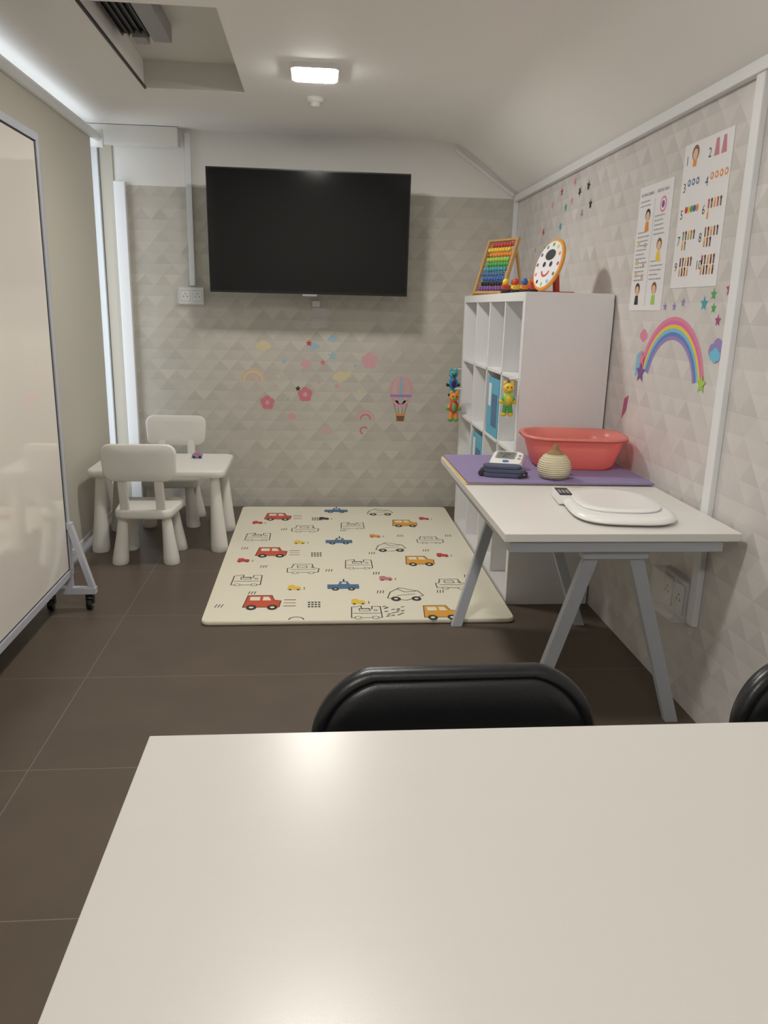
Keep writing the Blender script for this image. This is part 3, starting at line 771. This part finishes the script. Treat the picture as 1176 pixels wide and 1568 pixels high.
# ------------------------------------------------------------------ mobile whiteboard
b = MB()
bx = -1.13; y0, y1, z0, z1 = 2.28, 3.51, .165, 2.03; f = .03
b.box(bx-.008, bx+.006, y0+f, y1-f, z0+f, z1-f, M_board)
for (a0, a1, c0_, c1) in ((y0, y1, z0, z0+f), (y0, y1, z1-f, z1), (y0, y0+f, z0+f, z1-f), (y1-f, y1, z0+f, z1-f)):
    b.box(bx-.014, bx+.014, a0, a1, c0_, c1, M_alu)
for (a0, a1, c0_, c1) in ((y0+f, y1-f, z0+f, z0+f+.006), (y0+f, y1-f, z1-f-.006, z1-f), (y0+f, y0+f+.006, z0+f, z1-f), (y1-f-.010, y1-f, z0+f, z1-f)):
    b.box(bx-.010, bx+.0075, a0, a1, c0_, c1, M_blackpl)
for yy in (y1-.02, y0+.02):
    b.box(bx-.12, bx+.115, yy-.018, yy+.018, .075, .105, M_alu)
    b.bar((bx+.018, yy, .40), (bx+.098, yy, .105), .026, .03, M_alu)
    b.bar((bx-.018, yy, .40), (bx-.098, yy, .105), .026, .03, M_alu)
    b.box(bx-.012, bx+.012, yy-.015, yy+.015, .105, z0, M_alu)
    b.box(bx-.03, bx+.03, yy-.016, yy+.016, .385, .415, M_alu)
    for sx in (-.09, .085):
        b.cone((bx+sx-.012, yy-.01, .026), (bx+sx+.012, yy-.01, .026), .026, .026, M_blackpl, 20)
        b.cone((bx+sx-.016, yy-.01, .026), (bx+sx+.016, yy-.01, .026), .010, .010, M_grey, 14)
        b.box(bx+sx-.017, bx+sx-.0135, yy-.02, yy+.012, .026, .066, M_blackpl); b.box(bx+sx+.0135, bx+sx+.017, yy-.02, yy+.012, .026, .066, M_blackpl)
        b.box(bx+sx-.017, bx+sx+.017, yy-.02, yy+.012, .060, .075, M_blackpl)
b.build('mobile_whiteboard', .0015)

# ------------------------------------------------------------------ meeting table
b = MB()
TX0, TX1, TY0, TY1 = -.255, 1.28, .12, 1.093
b.box(TX0, TX1, TY0, TY1, .715, .74, M_lam)
b.box(TX0+.06, TX1-.06, TY0+.06, TY0+.10, .67, .7148, M_steel); b.box(TX0+.06, TX1-.06, TY1-.10, TY1-.06, .67, .7148, M_steel)
for x in (TX0+.06, TX1-.10):
    b.box(x, x+.04, TY0+.1, TY1-.1, .67, .7148, M_steel)
    for y in (TY0+.06, TY1-.10): b.box(x, x+.04, y, y+.04, 0, .67, M_steel)
b.build('meeting_table', .0015)

# ------------------------------------------------------------------ office chairs
def office_chair(name, cx, cy, rot=0):
    b = MB(); b.T = Matrix.Translation(Vector((cx, cy, 0))) @ Matrix.Rotation(rot, 4, 'Z')
    zc, W, Hh = .583, .495, .385
    base = rr(0, 0, W, Hh, .10, 14)
    def rg(s, yo):
        pts = []
        inset = (1-s)*W/2
        sx = s; sz = 1-2*inset/Hh if s > .6 else s*.7
        for x, z in base:
            px = x*sx; pz = z*sz
            crown = .022*(1-(x/(W/2))**2)*(1 if z > 0 else 0)*s
            pts.append((px, yo-.6*px*px+.04*(pz), zc+pz+crown))
        return pts
    b.loft([rg(.02, .000), rg(.4, .001), rg(.75, .003), rg(.90, .006), rg(.955, .008), rg(.961, .006), rg(.965, .0095), rg(.972, .011), rg(.979, .0095), rg(.983, .005), rg(.992, .002), rg(1, -.006), rg(.995, -.018), rg(.965, -.026), rg(.93, -.028), rg(.92, -.024), rg(.91, -.028), rg(.85, -.034), rg(.4, -.040), rg(.02, -.040)], M_leather)
    seat = rr(0, -.27, .50, .47, .09, 8)
    sg = lambda s, z: [(x*s, -.27+(y+.27)*s, z) for x, y in seat]
    b.loft([sg(.9, .415), sg(.98, .425), sg(1, .445), sg(1, .475), sg(.97, .492), sg(.9, .50), sg(.5, .495), sg(.05, .492)], M_leather)
    for sx in (-1, 1):
        x = sx*.262
        b.tube([(x*.8, -.015, .52), (x, .0, .48), (x, -.02, .40), (x, -.45, .40), (x, -.48, .37), (x, -.50, .02), (x, -.45, .012), (x, .02, .012)], .012, M_chrome)
        b.cone((x, -.06, .40), (x*.5, -.06, .41), .011, .011, M_chrome, 10); b.cone((x, -.42, .40), (x*.5, -.42, .41), .011, .011, M_chrome, 10)
    b.cone((-.262, .02, .012), (.262, .02, .012), .012, .012, M_chrome, 10)
    b.build(name)
office_chair('office_chair', .238, 1.228, math.radians(1))
office_chair('office_chair.001', .992, 1.228, math.radians(-2))

# ------------------------------------------------------------------ world + camera
w = D.worlds.new('world'); scene.world = w; w.use_nodes = True
wn = w.node_tree.nodes['Background']; wn.inputs[0].default_value = (.86, .93, 1.0, 1); wn.inputs[1].default_value = 2.4
cam_d = D.cameras.new('camera'); cam = D.objects.new('camera', cam_d); scene.collection.objects.link(cam)
cam_d.sensor_fit = 'VERTICAL'; cam_d.sensor_height = 36; cam_d.lens = 27.32; cam_d.clip_start = .02
Yc = Vector((-103, 314, -1190)).normalized()
Xc = Vector((13617, -17, -1190)); Xc = (Xc-Yc*Xc.dot(Yc)).normalized(); Zc = Xc.cross(Yc)
Mw = Matrix((Xc, Yc, Zc)).to_4x4()
cam.matrix_world = Matrix.Translation(Vector((0, 0, 1.383))) @ Mw
scene.camera = cam
scene.view_settings.view_transform = 'Standard'
scene.view_settings.exposure = 0.0
scene.view_settings.gamma = 1.06
